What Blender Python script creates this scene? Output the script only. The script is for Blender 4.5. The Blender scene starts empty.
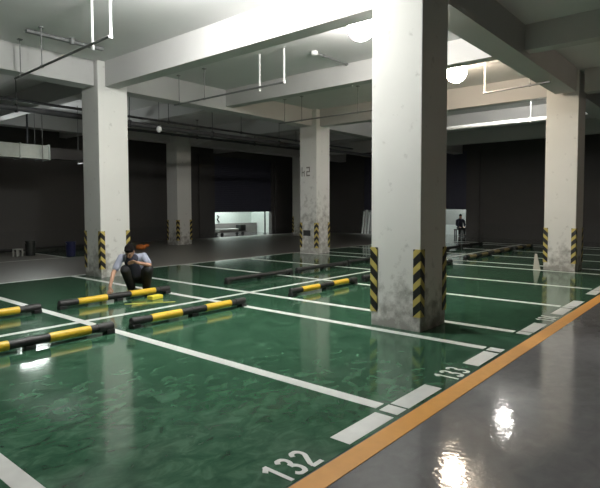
import bpy, bmesh, math, random
from mathutils import Vector, Matrix
random.seed(7)
C = bpy.context.scene.collection
D = bpy.data
PI = math.pi

# ------------------------------------------------------------------ materials
def new_mat(name):
    m = D.materials.new(name); m.use_nodes = True
    nt = m.node_tree; b = nt.nodes['Principled BSDF']
    return m, nt, b
def N(nt, t, **k):
    n = nt.nodes.new(t)
    for a, v in k.items():
        if a in n.inputs: n.inputs[a].default_value = v
        else: setattr(n, a, v)
    return n
def rgb(c): return (c[0], c[1], c[2], 1)
def plain(name, col, rough=.5, metal=0, spec=.5, emit=0):
    m, nt, b = new_mat(name)
    tc = N(nt, 'ShaderNodeTexCoord'); ns = N(nt, 'ShaderNodeTexNoise'); ns.inputs['Scale'].default_value = 9
    ns.inputs['Detail'].default_value = 4
    nt.links.new(tc.outputs['Object'], ns.inputs['Vector'])
    mx = N(nt, 'ShaderNodeMix', data_type='RGBA')
    mx.inputs[6].default_value = rgb([v * .86 for v in col]); mx.inputs[7].default_value = rgb([min(1, v * 1.1) for v in col])
    nt.links.new(ns.outputs['Fac'], mx.inputs[0]); nt.links.new(mx.outputs[2], b.inputs['Base Color'])
    b.inputs['Roughness'].default_value = rough; b.inputs['Metallic'].default_value = metal
    b.inputs['Specular IOR Level'].default_value = spec
    return m
def emitter(name, col, s):
    m, nt, b = new_mat(name)
    b.inputs['Base Color'].default_value = rgb(col)
    b.inputs['Emission Color'].default_value = rgb(col); b.inputs['Emission Strength'].default_value = s
    return m
def epoxy(name, c1, c2, c3, rough, bump, bscale=1.0):
    """glossy poured floor: mottled colour, slightly wavy surface"""
    m, nt, b = new_mat(name); L = nt.links.new
    tc = N(nt, 'ShaderNodeTexCoord')
    mp = N(nt, 'ShaderNodeMapping'); mp.inputs['Scale'].default_value = (1.0, 1.35, 1); mp.inputs['Rotation'].default_value = (0, 0, .5)
    L(tc.outputs['Object'], mp.inputs['Vector'])
    n1 = N(nt, 'ShaderNodeTexNoise'); n1.inputs['Scale'].default_value = 5.5; n1.inputs['Detail'].default_value = 6; n1.inputs['Roughness'].default_value = .6; n1.inputs['Distortion'].default_value = .7
    L(mp.outputs[0], n1.inputs['Vector'])
    r = N(nt, 'ShaderNodeValToRGB'); e = r.color_ramp.elements
    e[0].position = .30; e[0].color = rgb(c1); e[1].position = .74; e[1].color = rgb(c3)
    k = e.new(.52); k.color = rgb(c2)
    L(n1.outputs['Fac'], r.inputs[0]); L(r.outputs[0], b.inputs['Base Color'])
    n2 = N(nt, 'ShaderNodeTexNoise'); n2.inputs['Scale'].default_value = 2.3 * bscale; n2.inputs['Detail'].default_value = 2.5
    L(tc.outputs['Object'], n2.inputs['Vector'])
    bp = N(nt, 'ShaderNodeBump'); bp.inputs['Strength'].default_value = bump; bp.inputs['Distance'].default_value = .02
    L(n2.outputs['Fac'], bp.inputs['Height'])
    n3 = N(nt, 'ShaderNodeTexNoise'); n3.inputs['Scale'].default_value = 11 * bscale; n3.inputs['Detail'].default_value = 2
    L(tc.outputs['Object'], n3.inputs['Vector'])
    b2 = N(nt, 'ShaderNodeBump'); b2.inputs['Strength'].default_value = bump * 1.5; b2.inputs['Distance'].default_value = .008
    L(n3.outputs['Fac'], b2.inputs['Height']); L(bp.outputs[0], b2.inputs['Normal']); L(b2.outputs[0], b.inputs['Normal'])
    mr = N(nt, 'ShaderNodeMapRange'); mr.inputs['To Min'].default_value = rough * .7; mr.inputs['To Max'].default_value = rough * 1.5
    L(n1.outputs['Fac'], mr.inputs[0]); L(mr.outputs[0], b.inputs['Roughness'])
    return m
def plaster(name, c, dirt, dirt_top=1.2, spots=.25, rough=.8):
    """painted concrete with scuffs that thicken towards the foot"""
    m, nt, b = new_mat(name); L = nt.links.new
    tc = N(nt, 'ShaderNodeTexCoord')
    n1 = N(nt, 'ShaderNodeTexNoise'); n1.inputs['Scale'].default_value = 5; n1.inputs['Detail'].default_value = 8; n1.inputs['Roughness'].default_value = .65
    L(tc.outputs['Object'], n1.inputs['Vector'])
    n2 = N(nt, 'ShaderNodeTexNoise'); n2.inputs['Scale'].default_value = 1.3; n2.inputs['Detail'].default_value = 4
    L(tc.outputs['Object'], n2.inputs['Vector'])
    sp = N(nt, 'ShaderNodeSeparateXYZ'); L(tc.outputs['Object'], sp.inputs[0])
    mr = N(nt, 'ShaderNodeMapRange'); mr.inputs['From Min'].default_value = 0; mr.inputs['From Max'].default_value = dirt_top
    mr.inputs['To Min'].default_value = .32; mr.inputs['To Max'].default_value = 0
    L(sp.outputs['Z'], mr.inputs[0])
    ad = N(nt, 'ShaderNodeMath', operation='ADD'); L(n1.outputs['Fac'], ad.inputs[0]); L(mr.outputs[0], ad.inputs[1])
    r = N(nt, 'ShaderNodeMapRange'); r.inputs['From Min'].default_value = .62; r.inputs['From Max'].default_value = .84; r.inputs['To Max'].default_value = .75
    L(ad.outputs[0], r.inputs[0])
    m0 = N(nt, 'ShaderNodeMix', data_type='RGBA'); m0.inputs[6].default_value = rgb([v * .9 for v in c]); m0.inputs[7].default_value = rgb(c)
    L(n2.outputs['Fac'], m0.inputs[0])
    mx = N(nt, 'ShaderNodeMix', data_type='RGBA'); mx.inputs[7].default_value = rgb(dirt)
    L(m0.outputs[2], mx.inputs[6]); L(r.outputs[0], mx.inputs[0]); L(mx.outputs[2], b.inputs['Base Color'])
    bp = N(nt, 'ShaderNodeBump'); bp.inputs['Strength'].default_value = .12; bp.inputs['Distance'].default_value = .01
    L(n1.outputs['Fac'], bp.inputs['Height']); L(bp.outputs[0], b.inputs['Normal'])
    b.inputs['Roughness'].default_value = rough; b.inputs['Specular IOR Level'].default_value = .25
    return m
def hazard(name, yellow, black):
    """diagonal yellow and black bands"""
    m, nt, b = new_mat(name); L = nt.links.new
    tc = N(nt, 'ShaderNodeTexCoord'); sp = N(nt, 'ShaderNodeSeparateXYZ'); L(tc.outputs['Object'], sp.inputs[0])
    ax = N(nt, 'ShaderNodeMath', operation='ABSOLUTE'); L(sp.outputs['X'], ax.inputs[0]); ay = N(nt, 'ShaderNodeMath', operation='ABSOLUTE'); L(sp.outputs['Y'], ay.inputs[0])
    a = N(nt, 'ShaderNodeMath', operation='ADD'); L(ax.outputs[0], a.inputs[0]); L(ay.outputs[0], a.inputs[1])
    k = N(nt, 'ShaderNodeMath', operation='MULTIPLY_ADD'); k.inputs[1].default_value = -.95
    L(a.outputs[0], k.inputs[0]); L(sp.outputs['Z'], k.inputs[2])
    d = N(nt, 'ShaderNodeMath', operation='DIVIDE'); d.inputs[1].default_value = .215; L(k.outputs[0], d.inputs[0])
    f = N(nt, 'ShaderNodeMath', operation='FRACT'); L(d.outputs[0], f.inputs[0])
    g = N(nt, 'ShaderNodeMath', operation='GREATER_THAN'); g.inputs[1].default_value = .56; L(f.outputs[0], g.inputs[0])
    mx = N(nt, 'ShaderNodeMix', data_type='RGBA'); mx.inputs[6].default_value = rgb(black); mx.inputs[7].default_value = rgb(yellow)
    L(g.outputs[0], mx.inputs[0]); L(mx.outputs[2], b.inputs['Base Color']); b.inputs['Roughness'].default_value = .45
    return m
def shutter_mat(name, c):
    m, nt, b = new_mat(name); L = nt.links.new
    tc = N(nt, 'ShaderNodeTexCoord'); sp = N(nt, 'ShaderNodeSeparateXYZ'); L(tc.outputs['Object'], sp.inputs[0])
    w = N(nt, 'ShaderNodeMath', operation='MULTIPLY'); w.inputs[1].default_value = 60; L(sp.outputs['Z'], w.inputs[0])
    s = N(nt, 'ShaderNodeMath', operation='SINE'); L(w.outputs[0], s.inputs[0])
    bp = N(nt, 'ShaderNodeBump'); bp.inputs['Strength'].default_value = .5; bp.inputs['Distance'].default_value = .01
    L(s.outputs[0], bp.inputs['Height']); L(bp.outputs[0], b.inputs['Normal'])
    b.inputs['Base Color'].default_value = rgb(c); b.inputs['Roughness'].default_value = .55
    return m

M = dict(
    column=plaster('painted_concrete', (.74, .74, .71), (.2, .19, .17), 1.1),
    scuffed=plaster('scuffed_concrete', (.72, .72, .70), (.28, .27, .26), 3.0),
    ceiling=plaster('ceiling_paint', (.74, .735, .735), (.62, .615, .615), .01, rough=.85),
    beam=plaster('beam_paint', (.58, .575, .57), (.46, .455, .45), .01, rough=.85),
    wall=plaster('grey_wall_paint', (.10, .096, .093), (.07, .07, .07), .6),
    dado=plain('dark_wall_band', (.07, .068, .066), .6),
    bright_wall=plain('pale_green_white_wall', (.74, .80, .76), .7),
    lobby=plain('grey_lobby_wall', (.24, .245, .235), .7),
    green=epoxy('green_epoxy', (.018, .062, .034), (.040, .110, .064), (.085, .185, .118), .085, .042, 1.0),
    grey=epoxy('grey_epoxy', (.155, .154, .157), (.178, .177, .18), (.20, .198, .202), .07, .065, 2.2),
    dullgrey=plain('bare_grey_screed', (.16, .155, .14), .42),
    white=plain('white_road_paint', (.70, .71, .69), .35),
    yellow=plain('yellow_road_paint', (.66, .31, .06), .5, 0, .25),
    hazard=hazard('hazard_bands', (.50, .40, .11), (.012, .012, .012)),
    black=plain('black_rubber', (.014, .014, .015), .5),
    sleeve=plain('yellow_sleeve', (.74, .48, .03), .35), drab=plain('drab_sleeve', (.24, .19, .09), .6),  # second sleeve colour: duller, browner yellow
    pipe=plain('dull_pipe_paint', (.20, .205, .205), .5, .2),
    darkpipe=plain('dark_pipe_paint', (.045, .046, .05), .5),
    whitepipe=plain('white_pipe', (.78, .79, .78), .4),
    galv=plain('galvanised_sheet', (.42, .48, .47), .4, .6),
    steel=plain('steel', (.4, .4, .4), .4, .8),
    globe=emitter('lit_globe', (1, .995, .955), 330), globe_mid=emitter('lit_globe_soft', (1, .97, .91), 170), globe_fill=emitter('lit_globe_fill', (1, .84, .66), 24), globe_dim=emitter('lit_globe_warm', (1, .82, .63), 90),
    flood=emitter('lit_floodlight', (.95, 1, .97), 45),
    tube=emitter('lit_tube', (.92, 1, .96), 420),
    shutter=shutter_mat('blue_black_shutter', (.06, .06, .09)),
    skin=plain('skin', (.42, .235, .155), .55),
    hair=plain('black_hair', (.007, .006, .006), .9, 0, .1),
    shirt=plain('grey_blue_shirt', (.30, .32, .40), .85),
    dark_cloth=plain('navy_front', (.022, .024, .040), .85),
    trousers=plain('dark_trousers', (.018, .018, .02), .85),
    shoe=plain('black_shoe', (.012, .012, .012), .5),
    bluebin=plain('blue_plastic', (.018, .022, .10), .4),
    darkbin=plain('dark_plastic', (.016, .02, .018), .45),
    orange=plain('orange_fabric', (.60, .17, .03), .8),
    stoolm=plain('pale_stool', (.45, .45, .42), .6),
    sponge=plain('yellow_foam', (.85, .72, .06), .7),
    strip=plain('yellow_strip', (.55, .50, .10), .5),
    plate=plain('dark_plate', (.03, .03, .03), .5),
    board=plain('off_white_board', (.42, .40, .35), .7),
    cart=plain('dusty_grey', (.22, .21, .2), .7),
)

# ------------------------------------------------------------------ mesh helpers
def box(bm, x0, x1, y0, y1, z0, z1, bev=0):
    v = [bm.verts.new((x, y, z)) for z in (z0, z1) for x, y in ((x0, y0), (x1, y0), (x1, y1), (x0, y1))]
    fs = [bm.faces.new([v[i] for i in q]) for q in ((3, 2, 1, 0), (4, 5, 6, 7), (0, 1, 5, 4), (1, 2, 6, 5), (2, 3, 7, 6), (3, 0, 4, 7))]
    if bev:
        es = {e for f in fs for e in f.edges}
        bmesh.ops.bevel(bm, geom=list(es), offset=bev, segments=2, affect='EDGES', profile=.5)
def cyl(bm, a, b, r0, r1=None, n=16, caps=True):
    a, b = Vector(a), Vector(b); r1 = r0 if r1 is None else r1
    d = (b - a).normalized(); u = d.orthogonal().normalized(); w = d.cross(u)
    A = [bm.verts.new(a + (u * math.cos(t) + w * math.sin(t)) * r0) for t in (2 * PI * i / n for i in range(n))]
    B = [bm.verts.new(b + (u * math.cos(t) + w * math.sin(t)) * r1) for t in (2 * PI * i / n for i in range(n))]
    for i in range(n):
        bm.faces.new((A[i], A[(i + 1) % n], B[(i + 1) % n], B[i]))
    if caps: bm.faces.new(A[::-1]); bm.faces.new(B)
def lathe(bm, prof, n=24, c=(0, 0, 0)):
    rings = []
    for r, z in prof:
        rings.append([bm.verts.new((c[0] + r * math.cos(2 * PI * i / n), c[1] + r * math.sin(2 * PI * i / n), c[2] + z)) for i in range(n)])
    for a, b in zip(rings, rings[1:]):
        for i in range(n): bm.faces.new((a[i], a[(i + 1) % n], b[(i + 1) % n], b[i]))
    bm.faces.new(rings[0][::-1]); bm.faces.new(rings[-1])
def ball(bm, c, r, s=(1, 1, 1), seg=20, rings=12, rot=None):
    m = Matrix.Translation(c) @ (rot.to_4x4() if rot else Matrix()) @ Matrix.Diagonal((r * s[0], r * s[1], r * s[2], 1))
    bmesh.ops.create_uvsphere(bm, u_segments=seg, v_segments=rings, radius=1, matrix=m)
def capsule(bm, a, b, ra, rb):
    cyl(bm, a, b, ra, rb, 14); ball(bm, a, ra, seg=14, rings=10); ball(bm, b, rb, seg=14, rings=10)
def obj(name, bm, m, parent=None, smooth=False, loc=None):
    bmesh.ops.recalc_face_normals(bm, faces=bm.faces[:])
    me = D.meshes.new(name); bm.to_mesh(me); bm.free()
    if smooth:
        me.polygons.foreach_set('use_smooth', [True] * len(me.polygons))
    me.materials.append(M[m] if isinstance(m, str) else m)
    o = D.objects.new(name, me); C.objects.link(o)
    if parent: o.parent = parent
    if loc: o.location = loc
    return o
def B(): return bmesh.new()
def boxo(name, m, parent, *a, **k):
    bm = B(); box(bm, *a, **k); return obj(name, bm, m, parent)
def thing(name, label, cat, loc=(0, 0, 0), rz=0, group=None):
    o = D.objects.new(name, None); C.objects.link(o); o.location = loc; o.rotation_euler = (0, 0, rz)
    o.empty_display_size = .1
    return tag(o, label, cat, group)
def tag(o, label, cat, group=None):
    o['label'] = label; o['category'] = cat
    if group: o['group'] = group
    return o
def struct(o): o['kind'] = 'structure'; return o
def dup(root, loc, label, rz=None, group=None):
    r = root.copy(); C.objects.link(r); r.location = loc; r['label'] = label
    if rz is not None: r.rotation_euler = (0, 0, rz)
    if group: r['group'] = group
    for ch in list(root.children):
        c = ch.copy(); C.objects.link(c); c.parent = r
        for g in list(ch.children):
            d = g.copy(); C.objects.link(d); d.parent = c
    return r
def fuse(bm, name, m, parent, voxel=.008, it=6):
    """melt overlapping volumes into one continuous skin"""
    o = obj(name, bm, m, None)
    a = o.modifiers.new('r', 'REMESH'); a.mode = 'VOXEL'; a.voxel_size = voxel; a.use_smooth_shade = True
    s = o.modifiers.new('s', 'SMOOTH'); s.factor = .5; s.iterations = it
    dg = bpy.context.evaluated_depsgraph_get()
    me = D.meshes.new_from_object(o.evaluated_get(dg)); me.name = name
    me.polygons.foreach_set('use_smooth', [True] * len(me.polygons))
    o.modifiers.clear(); o.data = me
    if not me.materials: me.materials.append(M[m])
    o.parent = parent
    return o

# ------------------------------------------------------------------ setting
X0, X1, Y0, Y1, ZC, ZB = -11.0, 27.0, -9.0, 21.8, 5.02, 4.45
floor = struct(boxo('floor', 'grey', None, X0, X1 + 6, Y0, Y1 + 5, -.2, 0))
floor['label'] = 'glossy poured garage floor with grey aisles and green parking bays'
g = boxo('green_coating', 'green', floor, -9, 24.6, 2.0, 12.3, 0, .003); g['label'] = 'glossy dark green bay coating'
g = boxo('screed', 'dullgrey', floor, -9, 26.9, 12.3, 21.7, 0, .003); g['label'] = 'dull grey aisle behind the green bays'
g = boxo('green_coating', 'green', floor, 8.15, 10.6, 16.9, 21.6, .003, .005); g['label'] = 'small green patch by the back wall'
g = boxo('edge_line', 'yellow', floor, -9, 26.5, 1.82, 1.985, 0, .004); g['label'] = 'orange yellow line along the aisle edge'
def line(x0, x1, y0, y1, z=.003, n='parking_line'):
    return boxo(n, 'white', floor, x0, x1, y0, y1, z, z + .002)
XL = [-1.3, 1.25, 3.66, 5.97, 7.0, 9.27, 11.6, 14.2, 15.25, 17.5, 19.8, 22.4, 23.4]
YM = 7.21
for i, x in enumerate(XL):
    line(x - .065, x + .065, 2.24, YM - .06); line(x - .065, x + .065, YM + .06, 12.18)
line(-1.36, 23.46, YM - .055, YM + .055); line(-1.36, 23.46, 12.18, 12.28)
bays = [(1, 2), (2, 3), (4, 5), (5, 6), (6, 7), (8, 9), (9, 10), (10, 11)]
for x in XL: line(x - .075, x + .075, 2.035, 2.20, n='end_mark')
for a, b in [(0, 1)] + bays:
    line(XL[a] + .105, XL[a] + .72, 2.03, 2.20, n='end_mark'); line(XL[b] - .735, XL[b] - .135, 2.03, 2.20, n='end_mark')
line(8.05, 8.15, 16.9, 20.6, .004)
line(4.4, 8.1, 16.9, 17.0, .004)
def arc(cx, cy, rx, ry, a0, a1, n=12): return [(cx + rx * math.cos(math.radians(a0 + (a1 - a0) * i / n)), cy + ry * math.sin(math.radians(a0 + (a1 - a0) * i / n))) for i in range(n + 1)]
DIG = {'1': [[(.40, 0), (.40, 1)], [(.40, .94), (.14, .76)]],
       '2': [arc(.28, .72, .22, .22, 165, -25) + [(.10, .20), (.05, .06)], [(.0, .06), (.56, .06)]],
       '3': [arc(.28, .74, .20, .20, 160, -90), arc(.27, .28, .235, .235, 90, -160)],
       '4': [[(.40, 0), (.40, 1)], [(.38, .97), (.04, .30)], [(.0, .28), (.56, .28)]]}
def number(txt, x, w=.385, h=.245):
    bm = B(); adv = .78; tot = adv * (len(txt) - 1) + .58; sx = w / tot; th = .085
    zz = 0
    for k, ch in enumerate(txt):
        for st in DIG[ch]:
            P = [Vector((a + adv * k, b)) for a, b in st]; Ls, Rs = [], []
            for i, p in enumerate(P):
                d = (P[min(i + 1, len(P) - 1)] - P[max(i - 1, 0)]).normalized(); n = Vector((-d.y, d.x)) * th
                Ls.append(p + n); Rs.append(p - n)
            V_ = [[bm.verts.new(((q.x - tot / 2) * sx, min(max(q.y, 0), 1) * h, z + zz)) for q in Q] for Q in (Ls, Rs) for z in (0, .002)]
            for i in range(len(P) - 1):
                for a, b in ((0, 1), (1, 3), (3, 2), (2, 0)): bm.faces.new((V_[a][i], V_[a][i + 1], V_[b][i + 1], V_[b][i]))
            for i in (0, -1): bm.faces.new([V_[a][i] for a in (0, 1, 3, 2)])
            zz += .0002
    o = obj('bay_number', bm, 'white', floor, loc=(x, 2.02, .003)); o['label'] = 'white painted bay number ' + txt
number('132', 2.435); number('133', 4.84); number('134', 8.13)

# ceiling, beams
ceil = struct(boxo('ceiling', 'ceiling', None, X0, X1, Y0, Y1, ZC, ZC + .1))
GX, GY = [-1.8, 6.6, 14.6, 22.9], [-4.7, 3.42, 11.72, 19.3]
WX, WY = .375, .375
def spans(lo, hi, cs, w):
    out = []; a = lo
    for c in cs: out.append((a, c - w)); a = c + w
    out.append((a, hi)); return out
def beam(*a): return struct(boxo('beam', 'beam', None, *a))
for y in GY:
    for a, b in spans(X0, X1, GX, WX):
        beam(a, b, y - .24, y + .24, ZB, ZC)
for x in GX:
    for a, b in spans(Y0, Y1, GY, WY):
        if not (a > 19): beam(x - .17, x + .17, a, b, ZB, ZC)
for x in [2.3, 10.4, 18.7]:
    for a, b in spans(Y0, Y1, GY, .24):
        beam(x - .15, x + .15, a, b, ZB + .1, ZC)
# walls
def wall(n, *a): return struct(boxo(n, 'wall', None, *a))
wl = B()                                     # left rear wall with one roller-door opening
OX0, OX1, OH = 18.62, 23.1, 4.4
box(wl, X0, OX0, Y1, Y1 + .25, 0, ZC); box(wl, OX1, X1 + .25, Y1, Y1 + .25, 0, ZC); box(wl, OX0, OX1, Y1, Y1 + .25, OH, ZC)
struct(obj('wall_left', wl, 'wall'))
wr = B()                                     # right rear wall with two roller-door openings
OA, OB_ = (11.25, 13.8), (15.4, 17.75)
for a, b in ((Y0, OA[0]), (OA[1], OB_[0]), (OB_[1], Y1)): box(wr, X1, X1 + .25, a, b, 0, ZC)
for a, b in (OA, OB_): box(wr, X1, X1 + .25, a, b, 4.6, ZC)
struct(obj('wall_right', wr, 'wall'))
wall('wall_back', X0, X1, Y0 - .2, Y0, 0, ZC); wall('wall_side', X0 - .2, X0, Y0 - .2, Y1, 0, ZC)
bm = B(); box(bm, X0, OX0 - .45, Y1 - .03, Y1, .003, .72); struct(obj('baseboard_left', bm, 'dado'))
bm = B(); box(bm, X1 - .03, X1, Y0, OA[0] - .95, 0, .78); struct(obj('baseboard_right', bm, 'dado'))
for i, (x0, x1) in enumerate(((17.5, 18.2), (23.3, 23.5))):
    struct(boxo('trim_%d' % (i + 1), 'wall', None, x0, x1, Y1 - .12, Y1, .003, OH))
struct(boxo('trim_3', 'wall', None, X1 - .12, X1, 10.5, 11.0, 0, 4.6))
# roller doors, half raised
def door(n, bm, h):
    o = struct(obj(n, bm, 'shutter')); return o
bm = B(); box(bm, OX0, OX1, Y1 + .08, Y1 + .13, 1.42, OH); d = door('door_1', bm, 0)
boxo('bottom_rail', 'shutter', d, OX0, OX1, Y1 + .05, Y1 + .16, 1.36, 1.42)
bm = B(); box(bm, X1 + .08, X1 + .13, OA[0], OA[1], 1.55, 4.6); d = door('door_2', bm, 0)
boxo('bottom_rail', 'shutter', d, X1 + .05, X1 + .16, OA[0], OA[1], 1.49, 1.55)
bm = B(); box(bm, X1 + .08, X1 + .13, OB_[0], OB_[1], 1.48, 4.6); d = door('door_3', bm, 0)
boxo('bottom_rail', 'shutter', d, X1 + .05, X1 + .16, OB_[0], OB_[1], 1.42, 1.48)
# lit rooms behind the doors
bm = B()
box(bm, 16.5, 24.5, Y1 + 3.2, Y1 + 3.4, 0, 3); box(bm, 16.3, 16.5, Y1 + .25, Y1 + 3.4, 0, 3); box(bm, 24.5, 24.7, Y1 + .25, Y1 + 3.4, 0, 3)
struct(obj('wall_corridor', bm, 'bright_wall'))
bm = B()
box(bm, X1 + 3, X1 + 3.2, 9.5, 19.5, 0, 3); box(bm, X1 + .25, X1 + 3.2, 9.3, 9.5, 0, 3); box(bm, X1 + .25, X1 + 3.2, 19.5, 19.7, 0, 3)
struct(obj('wall_lobby', bm, 'lobby'))
struct(boxo('ceiling_corridor', 'bright_wall', None, 16.3, 24.7, Y1 + .25, Y1 + 3.4, 3, 3.1)); struct(boxo('ceiling_lobby', 'bright_wall', None, X1 + .25, X1 + 3.2, 9.3, 19.7, 3, 3.1))
def tube_light(x, y, rz, label):
    t = thing('tube_light', label, 'lamp', (x, y, 2.978), rz)
    bm = B(); box(bm, -.62, .62, -.05, .05, -.03, .02); obj('fitting', bm, 'whitepipe', t)
    bm = B(); cyl(bm, (-.58, 0, -.05), (.58, 0, -.05), .022); obj('tube', bm, 'tube', t, True)
tube_light(19.4, Y1 + 1.7, 0, 'lit ceiling tube lamp in the bright corridor behind the far left roller door, left one')
tube_light(21.8, Y1 + 1.7, 0, 'lit ceiling tube lamp in the bright corridor behind the far left roller door, right one')
tube_light(X1 + 1.6, 12.4, PI / 2, 'lit ceiling tube lamp in the lobby behind the seated person')
tube_light(X1 + 1.6, 16.6, PI / 2, 'lit ceiling tube lamp in the lobby behind the white light-strip poles')

# ------------------------------------------------------------------ columns
def guard_bm(sx, sy, t=.012, w=.1, z0=.2, z1=1.09):
    """L-shaped corner strip, slightly rounded, outside the corner (sx,sy)"""
    bm = B()
    cx, cy = sx * WX, sy * WY
    pts = [(cx + sx * t, cy + sy * (t * .5)), (cx + sx * (t * .5), cy + sy * t), (cx - sx * w, cy + sy * t), (cx - sx * w, cy), (cx, cy), (cx, cy - sy * w), (cx + sx * t, cy - sy * w)]
    lo = [bm.verts.new((x, y, z0)) for x, y in pts]; hi = [bm.verts.new((x, y, z1)) for x, y in pts]
    bm.faces.new(lo); bm.faces.new(hi)
    for i in range(len(pts)):
        j = (i + 1) % len(pts); bm.faces.new((lo[i], lo[j], hi[j], hi[i]))
    return bm
GUARD = {}
SHAFT = {}
def column(x, y, label, mat='column'):
    t = thing('concrete_column', label, 'column', (x, y, 0), 0, 'square concrete columns')
    if mat not in SHAFT:
        bm = B(); box(bm, -WX, WX, -WY, WY, 0, ZC, bev=.008); o = obj('shaft', bm, mat, t); SHAFT[mat] = o.data
    else:
        o = D.objects.new('shaft', SHAFT[mat]); C.objects.link(o); o.parent = t
    for s in ((-1, -1), (1, -1), (1, 1), (-1, 1)):
        if s not in GUARD:
            o = obj('corner_guard', guard_bm(*s), 'hazard', t); GUARD[s] = o.data
            o['label'] = 'black and yellow striped corner guard'
        else:
            o = D.objects.new('corner_guard', GUARD[s]); C.objects.link(o); o.parent = t; o['label'] = 'black and yellow striped corner guard'
    return t
column(6.53, 3.54, 'largest, nearest square white concrete column with striped corner guards, standing right of centre')
column(6.63, 11.74, 'bright white concrete column just behind the squatting worker')
cm = column(14.62, 11.68, 'scuffed white concrete column with a dark plate and stencil, in the middle distance', 'scuffed')
column(14.80, 3.54, 'beige-lit concrete column at the right edge of the green bays')
column(14.17, 18.98, 'small grey far column with striped guards, right of the worker by the rear aisle')
column(22.95, 19.3, 'farthest dim column half hidden left of the scuffed column')
column(22.95, 11.72, 'far column hidden behind the nearest column')
column(6.3, 19.3, 'dim rear column at the left picture edge beside the back wall')
column(22.95, 3.54, 'far right column just outside the picture on the aisle row')
bm = B(); box(bm, -WX - .012, -WX, -.1, .22, .62, .82); obj('plate', bm, 'plate', cm)['label'] = 'small dark plate near the foot'
bm = B()
for y0, y1, z0, z1 in ((.30, .26, 2.50, 2.83), (.20, .16, 2.50, 2.70), (.26, .20, 2.62, 2.66), (.08, -.08, 2.50, 2.55), (.08, -.08, 2.78, 2.83), (-.04, -.08, 2.64, 2.83), (.08, .04, 2.50, 2.68), (.08, -.08, 2.64, 2.68)):
    box(bm, -WX - .003, -WX, min(y0, y1), max(y0, y1), z0 + .22, z1 + .22)
obj('stencil_mark', bm, 'cart', cm)['label'] = 'faded grey stencil high on the face'

# ------------------------------------------------------------------ wheel stops
def make_stop(label, loc, banded, sm='sleeve'):
    t = thing('wheel_stop', label, 'wheel stop', loc, 0, 'tubular wheel stops in the parking bays')
    L_ = 1.04; r = .052; z = .092
    bm = B(); cyl(bm, (-L_ + .03, 0, z), (L_ - .03, 0, z), r, n=20); tb = obj('tube', bm, 'black', t, False)
    for s in (-1, 1):
        bm = B(); cyl(bm, (s * (L_ - .2), 0, z), (s * L_, 0, z), r * 1.16, n=20); ball(bm, (s * L_, 0, z), r * 1.16, (.5, 1, 1))
        box(bm, s * L_ - .1 if s > 0 else -L_ - .02, s * L_ + .02 if s > 0 else -L_ + .1, -.06, .06, 0, .06, bev=.008); obj('end_foot', bm, 'black', t)
    bm = B(); box(bm, -.06, .06, -.055, .055, 0, .05, bev=.006); cyl(bm, (-.04, 0, z), (.04, 0, z), r * 1.1, n=20); obj('middle_foot', bm, 'black', t)
    if banded:
        for s in (-1, 1):
            bm = B(); a, b = sorted((s * .23, s * .74)); cyl(bm, (a, 0, z), (b, 0, z), r * 1.09, n=24); o = obj('yellow_sleeve', bm, sm, tb, False); o['label'] = 'yellow reflective sleeve'
    return t
Z0 = .003
front, back = 6.28, 8.34
s1 = make_stop('wheel stop with two yellow bands in the front bay numbered 133', (4.92, front, Z0), True)
dup(s1, (2.54, front, Z0), 'wheel stop with two yellow bands in the front bay numbered 132')
dup(s1, (4.90, back, Z0), 'wheel stop with two yellow bands in front of the squatting worker')
dup(s1, (2.50, back, Z0), 'wheel stop with yellow band cut by the left picture edge, in the back bay')
dup(s1, (8.20, front, Z0), 'wheel stop with two yellow bands just left of the nearest column')
s2 = make_stop('plain black wheel stop in the back bay, left of the middle line, fully in view', (8.46, back, Z0), False)
dup(s2, (10.78, back, Z0), 'plain black wheel stop in front of the scuffed column')
dup(s2, (13.1, back + .1, Z0), 'plain black wheel stop in the back row touching the nearest column outline')
dup(s1, (10.6, front, Z0), 'wheel stop mostly hidden behind the nearest column, black end showing')
dup(s2, (13.0, front, Z0), 'wheel stop fully behind the nearest column')
s3 = make_stop('wheel stop with dull bands just right of the nearest column in the front row', (16.30, front + .1, Z0), True, 'drab')
dup(s3, (18.50, front + .15, Z0), 'second wheel stop to the right of the nearest column, farther in the front row')
dup(s3, (20.80, front + .1, Z0), 'farthest wheel stop of the front row, left of the beige-lit column')
dup(s2, (16.10, back, Z0), 'black wheel stop of the back row showing right beside the nearest column')
dup(s2, (18.35, back, Z0), 'dim black wheel stop of the back row, near the seated person')
dup(s2, (20.60, back, Z0), 'dimmest far wheel stop of the back row, below the seated person')
dup(s2, (6.95, 20.2, Z0), 'dark wheel stop by the back wall at the far left')
dup(s2, (9.40, 20.4, .005), 'dark wheel stop by the back wall on the small green patch')
dup(s2, (11.55, 20.4, .005), 'dark wheel stop by the back wall beside the bright white column')

# ------------------------------------------------------------------ lamps
def globe_lamp(x, y, label, m='globe', r=.235, c=-.26):  # default globe enlarged to take in lens glow around the bulb
    t = thing('globe_lamp', label, 'lamp', (x, y, ZC), 0, 'lit globe lamps under the ceiling')
    bm = B(); ball(bm, (0, 0, c), r, seg=32, rings=20); obj('globe', bm, m, t, True)
    bm = B(); lathe(bm, [(r * math.cos(a) * 1.03, c + r * math.sin(a) * 1.03) for a in (.8, .95, 1.1, 1.25, 1.4)] + [(.05, -.04), (.07, -.02), (.07, .004)], n=32); obj('holder_cap', bm, 'whitepipe', t, True)  # holder spread into an opaque cap that cuts light on the ceiling
globe_lamp(4.3, 5.85, 'lit globe lamp over the bay numbered 133, above the picture edge')
globe_lamp(7.72, 5.14, 'lit globe lamp at the top edge just left of the nearest column', 'globe_mid')
globe_lamp(11.75, 5.17, 'lit globe lamp shining right of the nearest column', 'globe_dim')
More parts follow.
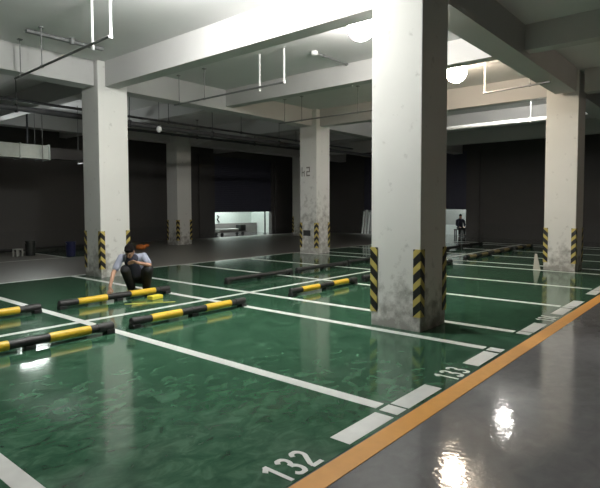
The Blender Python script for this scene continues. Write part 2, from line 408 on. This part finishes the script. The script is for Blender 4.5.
globe_lamp(15.52, 5.235, 'lit globe lamp hidden behind the beam of the beige-lit column', 'globe_mid', .18, -.21)
globe_lamp(12.0, -2.4, 'added unseen globe lamp filling the grey aisle with light, outside the picture to the right', 'globe_fill')  # added fill light: brightens the aisle, no lamp is known there
# floodlight behind the duct
t = thing('floodlight', 'square lit floodlight hidden behind the metal duct at left', 'lamp', (7.57, 18.3, 3.55), 0)
bm = B(); box(bm, -.5, .5, -.02, .2, -.21, .21, bev=.02); obj('housing', bm, 'darkpipe', t)
bm = B(); box(bm, -.46, .46, -.035, -.02, -.19, .19); obj('lens', bm, 'flood', t)
bm = B(); cyl(bm, (0, .1, .2), (0, .1, ZC - 3.55), .03); obj('bracket', bm, 'darkpipe', t)
t = thing('pendant_bulb', 'small pale unlit bulb hanging on a cord right of the bright white column', 'lamp', (8.75, 12.6, ZC), 0)
bm = B(); cyl(bm, (0, 0, -1.1), (0, 0, 0), .008, n=6); obj('cord', bm, 'darkpipe', t)
bm = B(); ball(bm, (0, 0, -1.18), .075, (1, 1, 1.2)); obj('bulb', bm, 'whitepipe', t, True)
bm = B(); cyl(bm, (0, 0, -1.12), (0, 0, -1.04), .03); obj('socket', bm, 'darkpipe', t)

# ------------------------------------------------------------------ pipes and conduits
def sprinkler(x0, y0, x1, y1, z, label, rods=(), drops=(), r=.022, mat='pipe', rmat=None):
    """branch pipe hung from the slab; rods / drops are distances along it"""
    t = thing('sprinkler_pipe', label, 'pipe', (x0, y0, z), 0)
    d = Vector((x1 - x0, y1 - y0, 0)); L_ = d.length; u = d / L_
    bm = B(); cyl(bm, (0, 0, 0), d, r, n=12); obj('pipe', bm, mat, t, False)
    for s in rods:
        p = u * s; bm = B(); cyl(bm, p, (p.x, p.y, ZC - z), .010, n=8); cyl(bm, p - u * .02, p + u * .02, r * 1.5, n=12); box(bm, p.x - .04, p.x + .04, p.y - .04, p.y + .04, ZC - z - .02, ZC - z)
        obj('hanger_rod', bm, rmat or mat, t)
    for s, dz in drops:
        p = u * s; bm = B(); cyl(bm, (p.x + .04, p.y, -dz), (p.x + .04, p.y, ZC - z), .022, n=12)
        cyl(bm, (p.x + .04, p.y, -dz - .02), (p.x + .04, p.y, -dz + .05), .03, n=12)
        obj('riser', bm, 'whitepipe', t)['label'] = 'white vertical riser'
    return t
sprinkler(4.36, 7.55, 4.50, 11.45, 4.29, 'thin dark sprinkler pipe with two white risers at top left', rods=(2.55, 3.6), drops=((.02, 0), (.62, .06)))
sprinkler(8.33, 7.5, 8.33, 11.3, 4.29, 'thin sprinkler pipe with two white risers above the scuffed column, left of the globe lamp', rods=(2.6, 3.6), drops=((.02, 0), (.75, .06)))
sprinkler(12.32, 7.6, 12.32, 11.3, 4.29, 'thin sprinkler pipe on rods just above the scuffed column', rods=(.7, 2.75, 3.45))
sprinkler(12.25, 4.72, 12.05, 3.2, 4.30, 'thin sprinkler pipe with white riser below the right globe lamp', rods=(1.1,), drops=((.02, 0),))
sprinkler(16.3, 4.1, 16.3, 8.6, 4.2, 'pale thick pipe brightly lit under the beam left of the beige-lit column', rods=(.75, 3.75), r=.06, mat='whitepipe')
sprinkler(3.0, 13.2, 22.0, 13.2, 4.0, 'long dark pipe running across the rear bays behind the bright white column', rods=(2.2, 5.2, 8.2, 11.4, 14.5), r=.07, mat='darkpipe')
sprinkler(3.0, 13.75, 20.0, 13.75, 4.3, 'second thinner dark pipe above the long rear pipe', rods=(1.6, 4.2, 6.9, 10, 13), r=.035, mat='darkpipe')
sprinkler(9.0, 16.4, 20.0, 15.9, 4.35, 'dim pipe far back above the rear aisle', rods=(1, 4, 7, 10), r=.05, mat='darkpipe')
sprinkler(14.0, 1.0, 14.35, -1.2, 4.75, 'dim pipe under the ceiling of the right aisle', rods=(.3, 1.6), r=.03, mat='darkpipe')
t = thing('cable_tray', 'narrow cable tray under the ceiling at top left', 'cable tray', (4.3, 10.4, ZC), 0)
bm = B(); box(bm, 0, 1.55, -.05, .05, -.07, -.02); obj('tray', bm, 'pipe', t)
for x in (.15, 1.3):
    bm = B(); box(bm, x, x + .05, -.03, .03, -.02, .002); obj('clip', bm, 'pipe', t)
bm = B(); cyl(bm, (.85, -.1, -.12), (.85, -.1, 0), .05); obj('junction_box', bm, 'pipe', t)
t = thing('smoke_detector', 'small white detector on the ceiling below the glare', 'detector', (9.0, 7.2, ZC), 0)
bm = B(); lathe(bm, [(.03, -.09), (.07, -.07), (.08, -.03), (.08, 0)]); obj('body', bm, 'whitepipe', t)
t = thing('conduit', 'thin conduit on the ceiling running from the white detector to a drop rod', 'conduit', (9.1, 7.2, ZC), 0)
bm = B(); cyl(bm, (0, 0, -.03), (1.35, 0, -.03), .018, n=8); obj('run', bm, 'pipe', t)
for x in (.2, 1.1):
    bm = B(); box(bm, x, x + .04, -.03, .03, -.05, .002); obj('clip', bm, 'pipe', t)
bm = B(); cyl(bm, (1.35, 0, -.5), (1.35, 0, 0), .015, n=8); obj('drop', bm, 'whitepipe', t)
# duct
t = thing('air_duct', 'galvanised rectangular air duct at far left', 'duct', (6.0, 16.7, 0), 0)
for i, (a, b) in enumerate(((-3.0, -1.2), (-1.2, .57), (.57, 1.42))):
    bm = B(); box(bm, a + .004, b - .004, -.22, .22, 3.14, 3.56); obj('duct_section', bm, 'galv', t)
for x in (-1.2, .57, 1.42):
    bm = B(); box(bm, x - .02, x + .02, -.25, .25, 3.11, 3.59); obj('flange', bm, 'galv', t)
bm = B(); box(bm, 1.44, 2.9, -.2, .2, 3.17, 3.5); obj('dark_section', bm, 'darkpipe', t)['label'] = 'dark end of the duct'  # last stretch of duct in a darker colour than the sections
for x in (-.4, 1.2, 2.6):
    bm = B(); cyl(bm, (x, .27, 3.1), (x, .27, ZC), .01, n=8); cyl(bm, (x, -.27, 3.1), (x, -.27, ZC), .01, n=8); box(bm, x - .02, x + .02, -.29, .29, 3.09, 3.12); obj('hanger', bm, 'pipe', t)

# ------------------------------------------------------------------ small things
def bucket(name, label, cat, x, y, r, h, m, z=Z0):
    t = thing(name, label, cat, (x, y, z))
    bm = B(); lathe(bm, [(r * .86, 0), (r * .88, .02), (r * .97, h * .9), (r * 1.05, h * .91), (r * 1.05, h * .97), (r * .95, h * .97), (r * .9, h * .9), (r * .8, .06)]); obj('body', bm, m, t)
    bm = B()
    for i in range(12):
        a, b = PI * i / 12, PI * (i + 1) / 12
        cyl(bm, (r * 1.06 * math.cos(a), -r * .5 * math.sin(a), h * .92 - r * .7 * math.sin(a)), (r * 1.06 * math.cos(b), -r * .5 * math.sin(b), h * .92 - r * .7 * math.sin(b)), .008, n=6)
    obj('handle', bm, 'steel', t)
bucket('bucket', 'navy blue bucket standing left of the bright white column', 'bucket', 8.5, 17.45, .165, .49, 'bluebin', .005)
bucket('bin', 'dark bin standing near the small pale stool at far left', 'bin', 7.65, 18.6, .17, .52, 'darkbin')
t = thing('stool', 'tiny pale low stool beside the dark bin at far left', 'stool', (7.22, 18.55, Z0), .4)
bm = B(); box(bm, -.13, .13, -.1, .1, .22, .26, bev=.01); obj('seat', bm, 'stoolm', t)
for sx in (-1, 1):
    for sy in (-1, 1):
        bm = B(); box(bm, sx * .11 - .018, sx * .11 + .018, sy * .08 - .018, sy * .08 + .018, 0, .22); obj('leg', bm, 'stoolm', t)
# orange bundle
bm = B()
for i in range(9):
    ball(bm, (random.uniform(-.17, .17), random.uniform(-.1, .1), random.uniform(.08, .17)), random.uniform(.08, .13), (1.2, 1, .75))
o = fuse(bm, 'orange_bundle', 'orange', None, .014, 4); o.location = (11.45, 17.75, .0)
tag(o, 'crumpled orange bundle on the grey floor behind the worker', 'bundle')
# sponge and strip before the worker
t = thing('sponge', 'bright yellow block on the green floor right of the worker', 'sponge', (5.42, 8.0, Z0), .15)
bm = B(); box(bm, -.13, .13, -.07, .07, 0, .07, bev=.012); obj('block', bm, 'sponge', t)
o = boxo('strip', 'strip', None, -.42, .42, -.02, .02, 0, .006); o.location = (5.13, 7.72, Z0); o.rotation_euler = (0, 0, -.6)
tag(o, 'thin yellow strip lying on the green floor in front of the worker', 'strip')
bm = B()
v = [bm.verts.new(p) for p in ((-.015, -.09, 0), (.015, -.09, 0), (.015, .09, 0), (-.015, .09, 0), (-.012, .03, .42), (.012, .03, .42), (.012, .085, .42), (-.012, .085, .42))]
for q_ in ((3, 2, 1, 0), (4, 5, 6, 7), (0, 1, 5, 4), (1, 2, 6, 5), (2, 3, 7, 6), (3, 0, 4, 7)): bm.faces.new([v[k] for k in q_])
o = obj('board', bm, 'board'); o.location = (14.24, 4.02, .004); o.rotation_euler = (0, .26, 0)
tag(o, 'small off-white board leaning at the foot of the beige-lit column', 'board')
# things in the far openings
t = thing('handcart', 'low dusty cart with a dark box in the far left lit opening', 'cart', (20.6, 22.6, 0), .0)
bm = B(); box(bm, -1.3, .9, -.3, .3, .19, .25, bev=.01); obj('deck', bm, 'cart', t)
bm = B(); box(bm, .45, .85, -.25, .2, .25, .60, bev=.02); obj('dark_box', bm, 'darkbin', t)
bm = B(); box(bm, -1.2, .3, -.25, .25, .25, .40, bev=.04); obj('load', bm, 'stoolm', t)
for x in (-1, .6):
    for y in (-.25, .25):
        bm = B(); cyl(bm, (x, y - .03, .095), (x, y + .03, .095), .095); obj('wheel', bm, 'black', t)
o = boxo('low_wall', 'cart', None, 16.6, 24.4, 24.4, 24.6, 0, .62); tag(o, 'low grey wall inside the far left lit opening', 'wall')
t = thing('post', 'thin dark post at the right side of the far left lit opening', 'post', (22.96, 22.25, 0))
bm = B(); cyl(bm, (0, 0, 0), (0, 0, 1.9), .045); obj('pole', bm, 'darkbin', t)
bm = B(); lathe(bm, [(.12, 0), (.12, .02), (.05, .03)]); obj('base', bm, 'darkbin', t)
bm = B()
pts = [(-.05, 1.12), (.07, 1.03), (.0, .95), (-.07, .86), (.03, .78), (.1, .70)]
for a, b in zip(pts, pts[1:]): cyl(bm, (a[0], 0, a[1]), (b[0], 0, b[1]), .03, n=8)
o = obj('cable', bm, 'darkbin'); o.location = (21.57, 24.96, 0); tag(o, 'dark wavy cable hanging on the pale wall in the far left opening', 'cable')
for i, (y, h, l) in enumerate(((17.62, 1.35, 'left'), (17.42, 1.45, 'middle'), (17.22, 1.3, 'right'))):  # white poles stand in for strips of light through the far door
    bm = B(); cyl(bm, (0, 0, .02), (.25, .02, h), .05); o = obj('pole', bm, 'whitepipe'); o.location = (26.65, y, 0)
    tag(o, '%s one of the three white poles standing in for light strips beside the nearest column outline' % l, 'pole', 'white poles standing in for light at the far door')
o = boxo('low_panel', 'bright_wall', None, 29.0, 29.1, 12.5, 15.2, 0, .58); tag(o, 'low white panel behind the seated person in the far right opening', 'panel')

# ------------------------------------------------------------------ people
def V(*a): return Vector(a)
def hand_bm(bm, wrist, palm_dir, finger_dir, side, curl, s=1.0):
    """palm with five separate bent fingers; side points to the thumb"""
    wrist, p, f, sd = Vector(wrist), Vector(palm_dir).normalized(), Vector(finger_dir).normalized(), Vector(side).normalized()
    for k in range(4):
        o = (k - 1.5) * .021
        capsule(bm, wrist + sd * o * .6, wrist + f * .085 * s + sd * -o, .015, .0125)
    for k, l in enumerate((.066, .076, .07, .054)):
        b = wrist + f * .085 * s + sd * (1.5 - k) * .021
        d1 = (f + p * curl * .5 + sd * (1.5 - k) * .04).normalized(); d2 = (f * (1 - curl * .6) + p * curl * 1.1).normalized()
        m = b + d1 * l * .55; e = m + d2 * l * .5
        capsule(bm, b, m, .0098, .009); capsule(bm, m, e, .009, .0075)
    tb = wrist + f * .02 + sd * .03
    tm = tb + (sd * .7 + f * .7 + p * .25).normalized() * .045; te = tm + (f + p * .5 + sd * .1).normalized() * .034
    capsule(bm, tb, tm, .0125, .011); capsule(bm, tm, te, .0105, .0085)
def head_bm(bm, c, fwd, up):
    """skull, jaw, nose, brow, ears and lips"""
    f, u = Vector(fwd).normalized(), Vector(up); u = (u - f * u.dot(f)).normalized(); s = f.cross(u)
    rot = Matrix((s, -f, u)).transposed()
    def P(x, y, z): return c + s * x - f * y + u * z
    ball(bm, P(0, .01, .025), .1, (.76, .95, .92), rot=rot)
    ball(bm, P(0, -.02, -.045), .07, (.84, .92, 1.0), rot=rot)
    ball(bm, P(0, -.05, -.095), .03, (1.1, .9, .8), rot=rot)
    capsule(bm, P(0, -.088, .01), P(0, -.112, -.028), .010, .016)
    capsule(bm, P(-.035, -.078, .022), P(.035, -.078, .022), .014, .014)
    capsule(bm, P(-.018, -.083, -.062), P(.018, -.083, -.062), .010, .010)
    for k in (-1, 1): ball(bm, P(k * .078, .012, -.005), .03, (.35, .6, 1), rot=rot)
    return P, rot
def hair(P, rot, parent, bd):
    bm = B(); ball(bm, P(0, .022, .045), .107, (.80, .98, .86), rot=rot)
    ball(bm, P(0, .055, -.01), .085, (.85, .6, .95), rot=rot); ball(bm, P(0, -.06, .085), .05, (1.2, .8, .6), rot=rot)
    o = fuse(bm, 'hair', 'hair', parent, .009, 3); o['label'] = 'short black hair'
    for k in (-1, 1):
        bm = B(); ball(bm, P(k * .032, -.088, .002), .010, (1.3, .6, .7), rot=rot); obj('eye', bm, 'hair', bd, True)

# squatting worker (local x = his left hand side, -y = where he faces)
w = thing('person', 'person in a grey-blue shirt with dark front squatting and reaching down to a wheel stop', 'person', (5.385, 8.615, Z0), math.atan2(-.7602, .6496))
hipL, hipR = V(.13, .17, .32), V(-.03, .16, .32)
kneeR, kneeL = V(-.10, -.16, .50), V(.30, -.13, .51)
ankR, ankL = V(-.07, .06, .09), V(.20, .10, .09)
toeR, toeL = V(-.09, -.10, .035), V(.24, -.06, .035)
pel, belly, chest, neck = V(.05, .17, .33), V(.03, .06, .47), V(.01, -.06, .66), V(.0, -.14, .79)
shR, shL = V(-.175, -.15, .73), V(.20, -.05, .745)
elR, elL = V(-.265, -.34, .46), V(.335, -.16, .585)
wrR, wrL = V(-.26, -.535, .235), V(.155, -.33, .655)
headc = V(-.0, -.235, .845); hf = V(-.12, -1, -.85); hu = V(0, -.5, 1)
bm = B()
P, rot = head_bm(bm, headc, hf, hu)
capsule(bm, chest, neck, .075, .055); capsule(bm, neck, P(0, .01, -.03), .055, .055)
capsule(bm, pel, belly, .13, .12); capsule(bm, belly, chest, .12, .12)
capsule(bm, chest + V(-.06, -.05, .04), shR, .07, .05); capsule(bm, chest + V(.08, 0, .04), shL, .07, .05)
for s, e, r_ in ((shR, elR, wrR), (shL, elL, wrL)):
    capsule(bm, s, e, .048, .038); capsule(bm, e, r_, .040, .025)
for h, k, a, t_ in ((hipR, kneeR, ankR, toeR), (hipL, kneeL, ankL, toeL)):
    capsule(bm, h, k, .08, .055); capsule(bm, k, a, .055, .038); capsule(bm, a, t_, .035, .025)
hand_bm(bm, wrR, (0, .2, -1), (.05, -.45, -1), (1, -.1, 0), .45)
hand_bm(bm, wrL, (0, .4, -1), (-1, -.25, .05), (.1, -.6, .75), .5)
bd = fuse(bm, 'body', 'skin', w, .0062, 3)
hair(P, rot, w, bd)
bm = B()                                      # shirt
capsule(bm, belly + V(.01, .07, -.06), belly, .15, .148); capsule(bm, belly, chest, .148, .145)
capsule(bm, chest + V(-.05, -.04, .03), shR, .1, .066); capsule(bm, chest + V(.07, 0, .03), shL, .1, .066)
capsule(bm, chest, chest.lerp(neck, .62), .12, .075)
capsule(bm, shR, shR.lerp(elR, .68), .066, .066); capsule(bm, shL, shL.lerp(elL, .70), .066, .068)
o = fuse(bm, 'shirt', 'shirt', w, .01, 4); o['label'] = 'grey-blue short-sleeved shirt'
bm = B()                                      # dark shell over the shirt front
capsule(bm, belly + V(0, -.05, -.05), chest + V(-.01, -.045, -.02), .135, .132); ball(bm, chest + V(-.005, -.07, .045), .112, (1.15, .85, .85))
o = fuse(bm, 'shirt_front', 'dark_cloth', w, .01, 4); o['label'] = 'dark navy shell over the shirt front'
bm = B()                                      # trousers
ball(bm, pel, .16, (1.15, .95, .85))
for h, k, a in ((hipR, kneeR, ankR), (hipL, kneeL, ankL)):
    capsule(bm, h, k, .125, .095); capsule(bm, k, a + V(0, 0, .05), .098, .075); capsule(bm, h.lerp(k, .4) + V(0, 0, -.05), a + V(0, 0, .12), .1, .075)
o = fuse(bm, 'trousers', 'trousers', w, .01, 4); o['label'] = 'loose dark trousers'
for a, t_ in ((ankR, toeR), (ankL, toeL)):
    bm = B(); capsule(bm, a + V(0, .035, -.04), t_ + V(0, 0, .01), .048, .04); ball(bm, a + V(0, .02, -.005), .052)
    o = fuse(bm, 'shoe', 'shoe', w, .008, 3)
    for v in o.data.vertices: v.co.z = max(v.co.z, .0)

# far seated person
q = thing('person', 'distant person in dark clothes sitting on a stool in the far right opening', 'person', (27.75, 11.88, 0), math.atan2(-.76, .65)); q.scale = (.93, .93, .93)
bm = B(); P, rot = head_bm(bm, V(0, -.05, 1.18), V(.2, -1, -.25), V(0, -.1, 1))
capsule(bm, V(0, .1, .52), V(0, .02, .9), .13, .13); capsule(bm, V(0, .02, .9), V(0, -.03, 1.12), .08, .055)
for s in (-1, 1):
    capsule(bm, V(s * .1, 0, .95), V(s * .2, 0, .93), .08, .055); capsule(bm, V(s * .2, 0, .93), V(s * .25, -.08, .68), .05, .04)
    capsule(bm, V(s * .25, -.08, .68), V(s * .14, -.3, .56), .04, .027)
    hand_bm(bm, V(s * .14, -.3, .56), (0, 0, -1), (-s * .2, -1, -.1), (-s, 0, .1), .3)
    capsule(bm, V(s * .09, .1, .48), V(s * .15, -.35, .48), .085, .06); capsule(bm, V(s * .15, -.35, .48), V(s * .15, -.3, .09), .055, .04)
    capsule(bm, V(s * .15, -.3, .07), V(s * .17, -.46, .035), .038, .028)
bd = fuse(bm, 'body', 'skin', q, .009, 3); hair(P, rot, q, bd)
bm = B(); capsule(bm, V(0, .1, .5), V(0, .02, .9), .155, .155); capsule(bm, V(0, .02, .92), V(0, 0, 1.04), .11, .075)
for s in (-1, 1):
    capsule(bm, V(s * .1, 0, .95), V(s * .2, 0, .93), .1, .072); capsule(bm, V(s * .2, 0, .93), V(s * .25, -.08, .68), .07, .055); capsule(bm, V(s * .25, -.08, .68), V(s * .15, -.28, .57), .055, .042)
fuse(bm, 'jacket', 'dark_cloth', q, .012, 3)
bm = B()
ball(bm, V(0, .08, .5), .16, (1.1, 1, .7))
for s in (-1, 1):
    capsule(bm, V(s * .09, .1, .5), V(s * .15, -.35, .48), .1, .075); capsule(bm, V(s * .15, -.35, .48), V(s * .15, -.3, .14), .072, .055)
fuse(bm, 'trousers', 'trousers', q, .012, 3)
for s in (-1, 1):
    bm = B(); capsule(bm, V(s * .15, -.28, .055), V(s * .17, -.46, .045), .05, .042); o = fuse(bm, 'shoe', 'shoe', q, .01, 3)
    for v in o.data.vertices: v.co.z = max(v.co.z, 0)
t = thing('bench', 'small dark bench under the distant seated person', 'bench', (27.80, 11.93, 0), math.atan2(-.76, .65))
bm = B(); box(bm, -.25, .6, -.08, .3, .34, .385, bev=.008); obj('seat', bm, 'darkbin', t)
for x in (-.2, .15, .55):
    for y in (-.03, .25):
        bm = B(); box(bm, x - .025, x + .025, y - .025, y + .025, 0, .34); obj('leg', bm, 'darkbin', t)

# ------------------------------------------------------------------ world, camera
wd = D.worlds.new('dim_world'); bpy.context.scene.world = wd; wd.use_nodes = True
wd.node_tree.nodes['Background'].inputs[0].default_value = (.5, .5, .5, 1); wd.node_tree.nodes['Background'].inputs[1].default_value = .02
cam = D.cameras.new('camera'); co = D.objects.new('camera', cam); C.objects.link(co)
cam.sensor_fit = 'HORIZONTAL'; cam.sensor_width = 36; cam.lens = 521.97 / 600 * 36; cam.shift_y = -12.55 / 600; cam.clip_start = .05; cam.clip_end = 200
r = (0.64612137, -0.76323081, -0.00242968); u = (0.03762093, 0.02866855, 0.99888076); f = (0.76230692, 0.64548961, -0.04723682)
mt = Matrix(((r[0], u[0], -f[0], 0), (r[1], u[1], -f[1], 0), (r[2], u[2], -f[2], 1.65), (0, 0, 0, 1)))
co.matrix_world = mt
S = bpy.context.scene; S.camera = co
S.view_settings.view_transform = 'Standard'; S.view_settings.look = 'None'; S.view_settings.gamma = 1; S.view_settings.use_curve_mapping = False
S.view_settings.exposure = 0
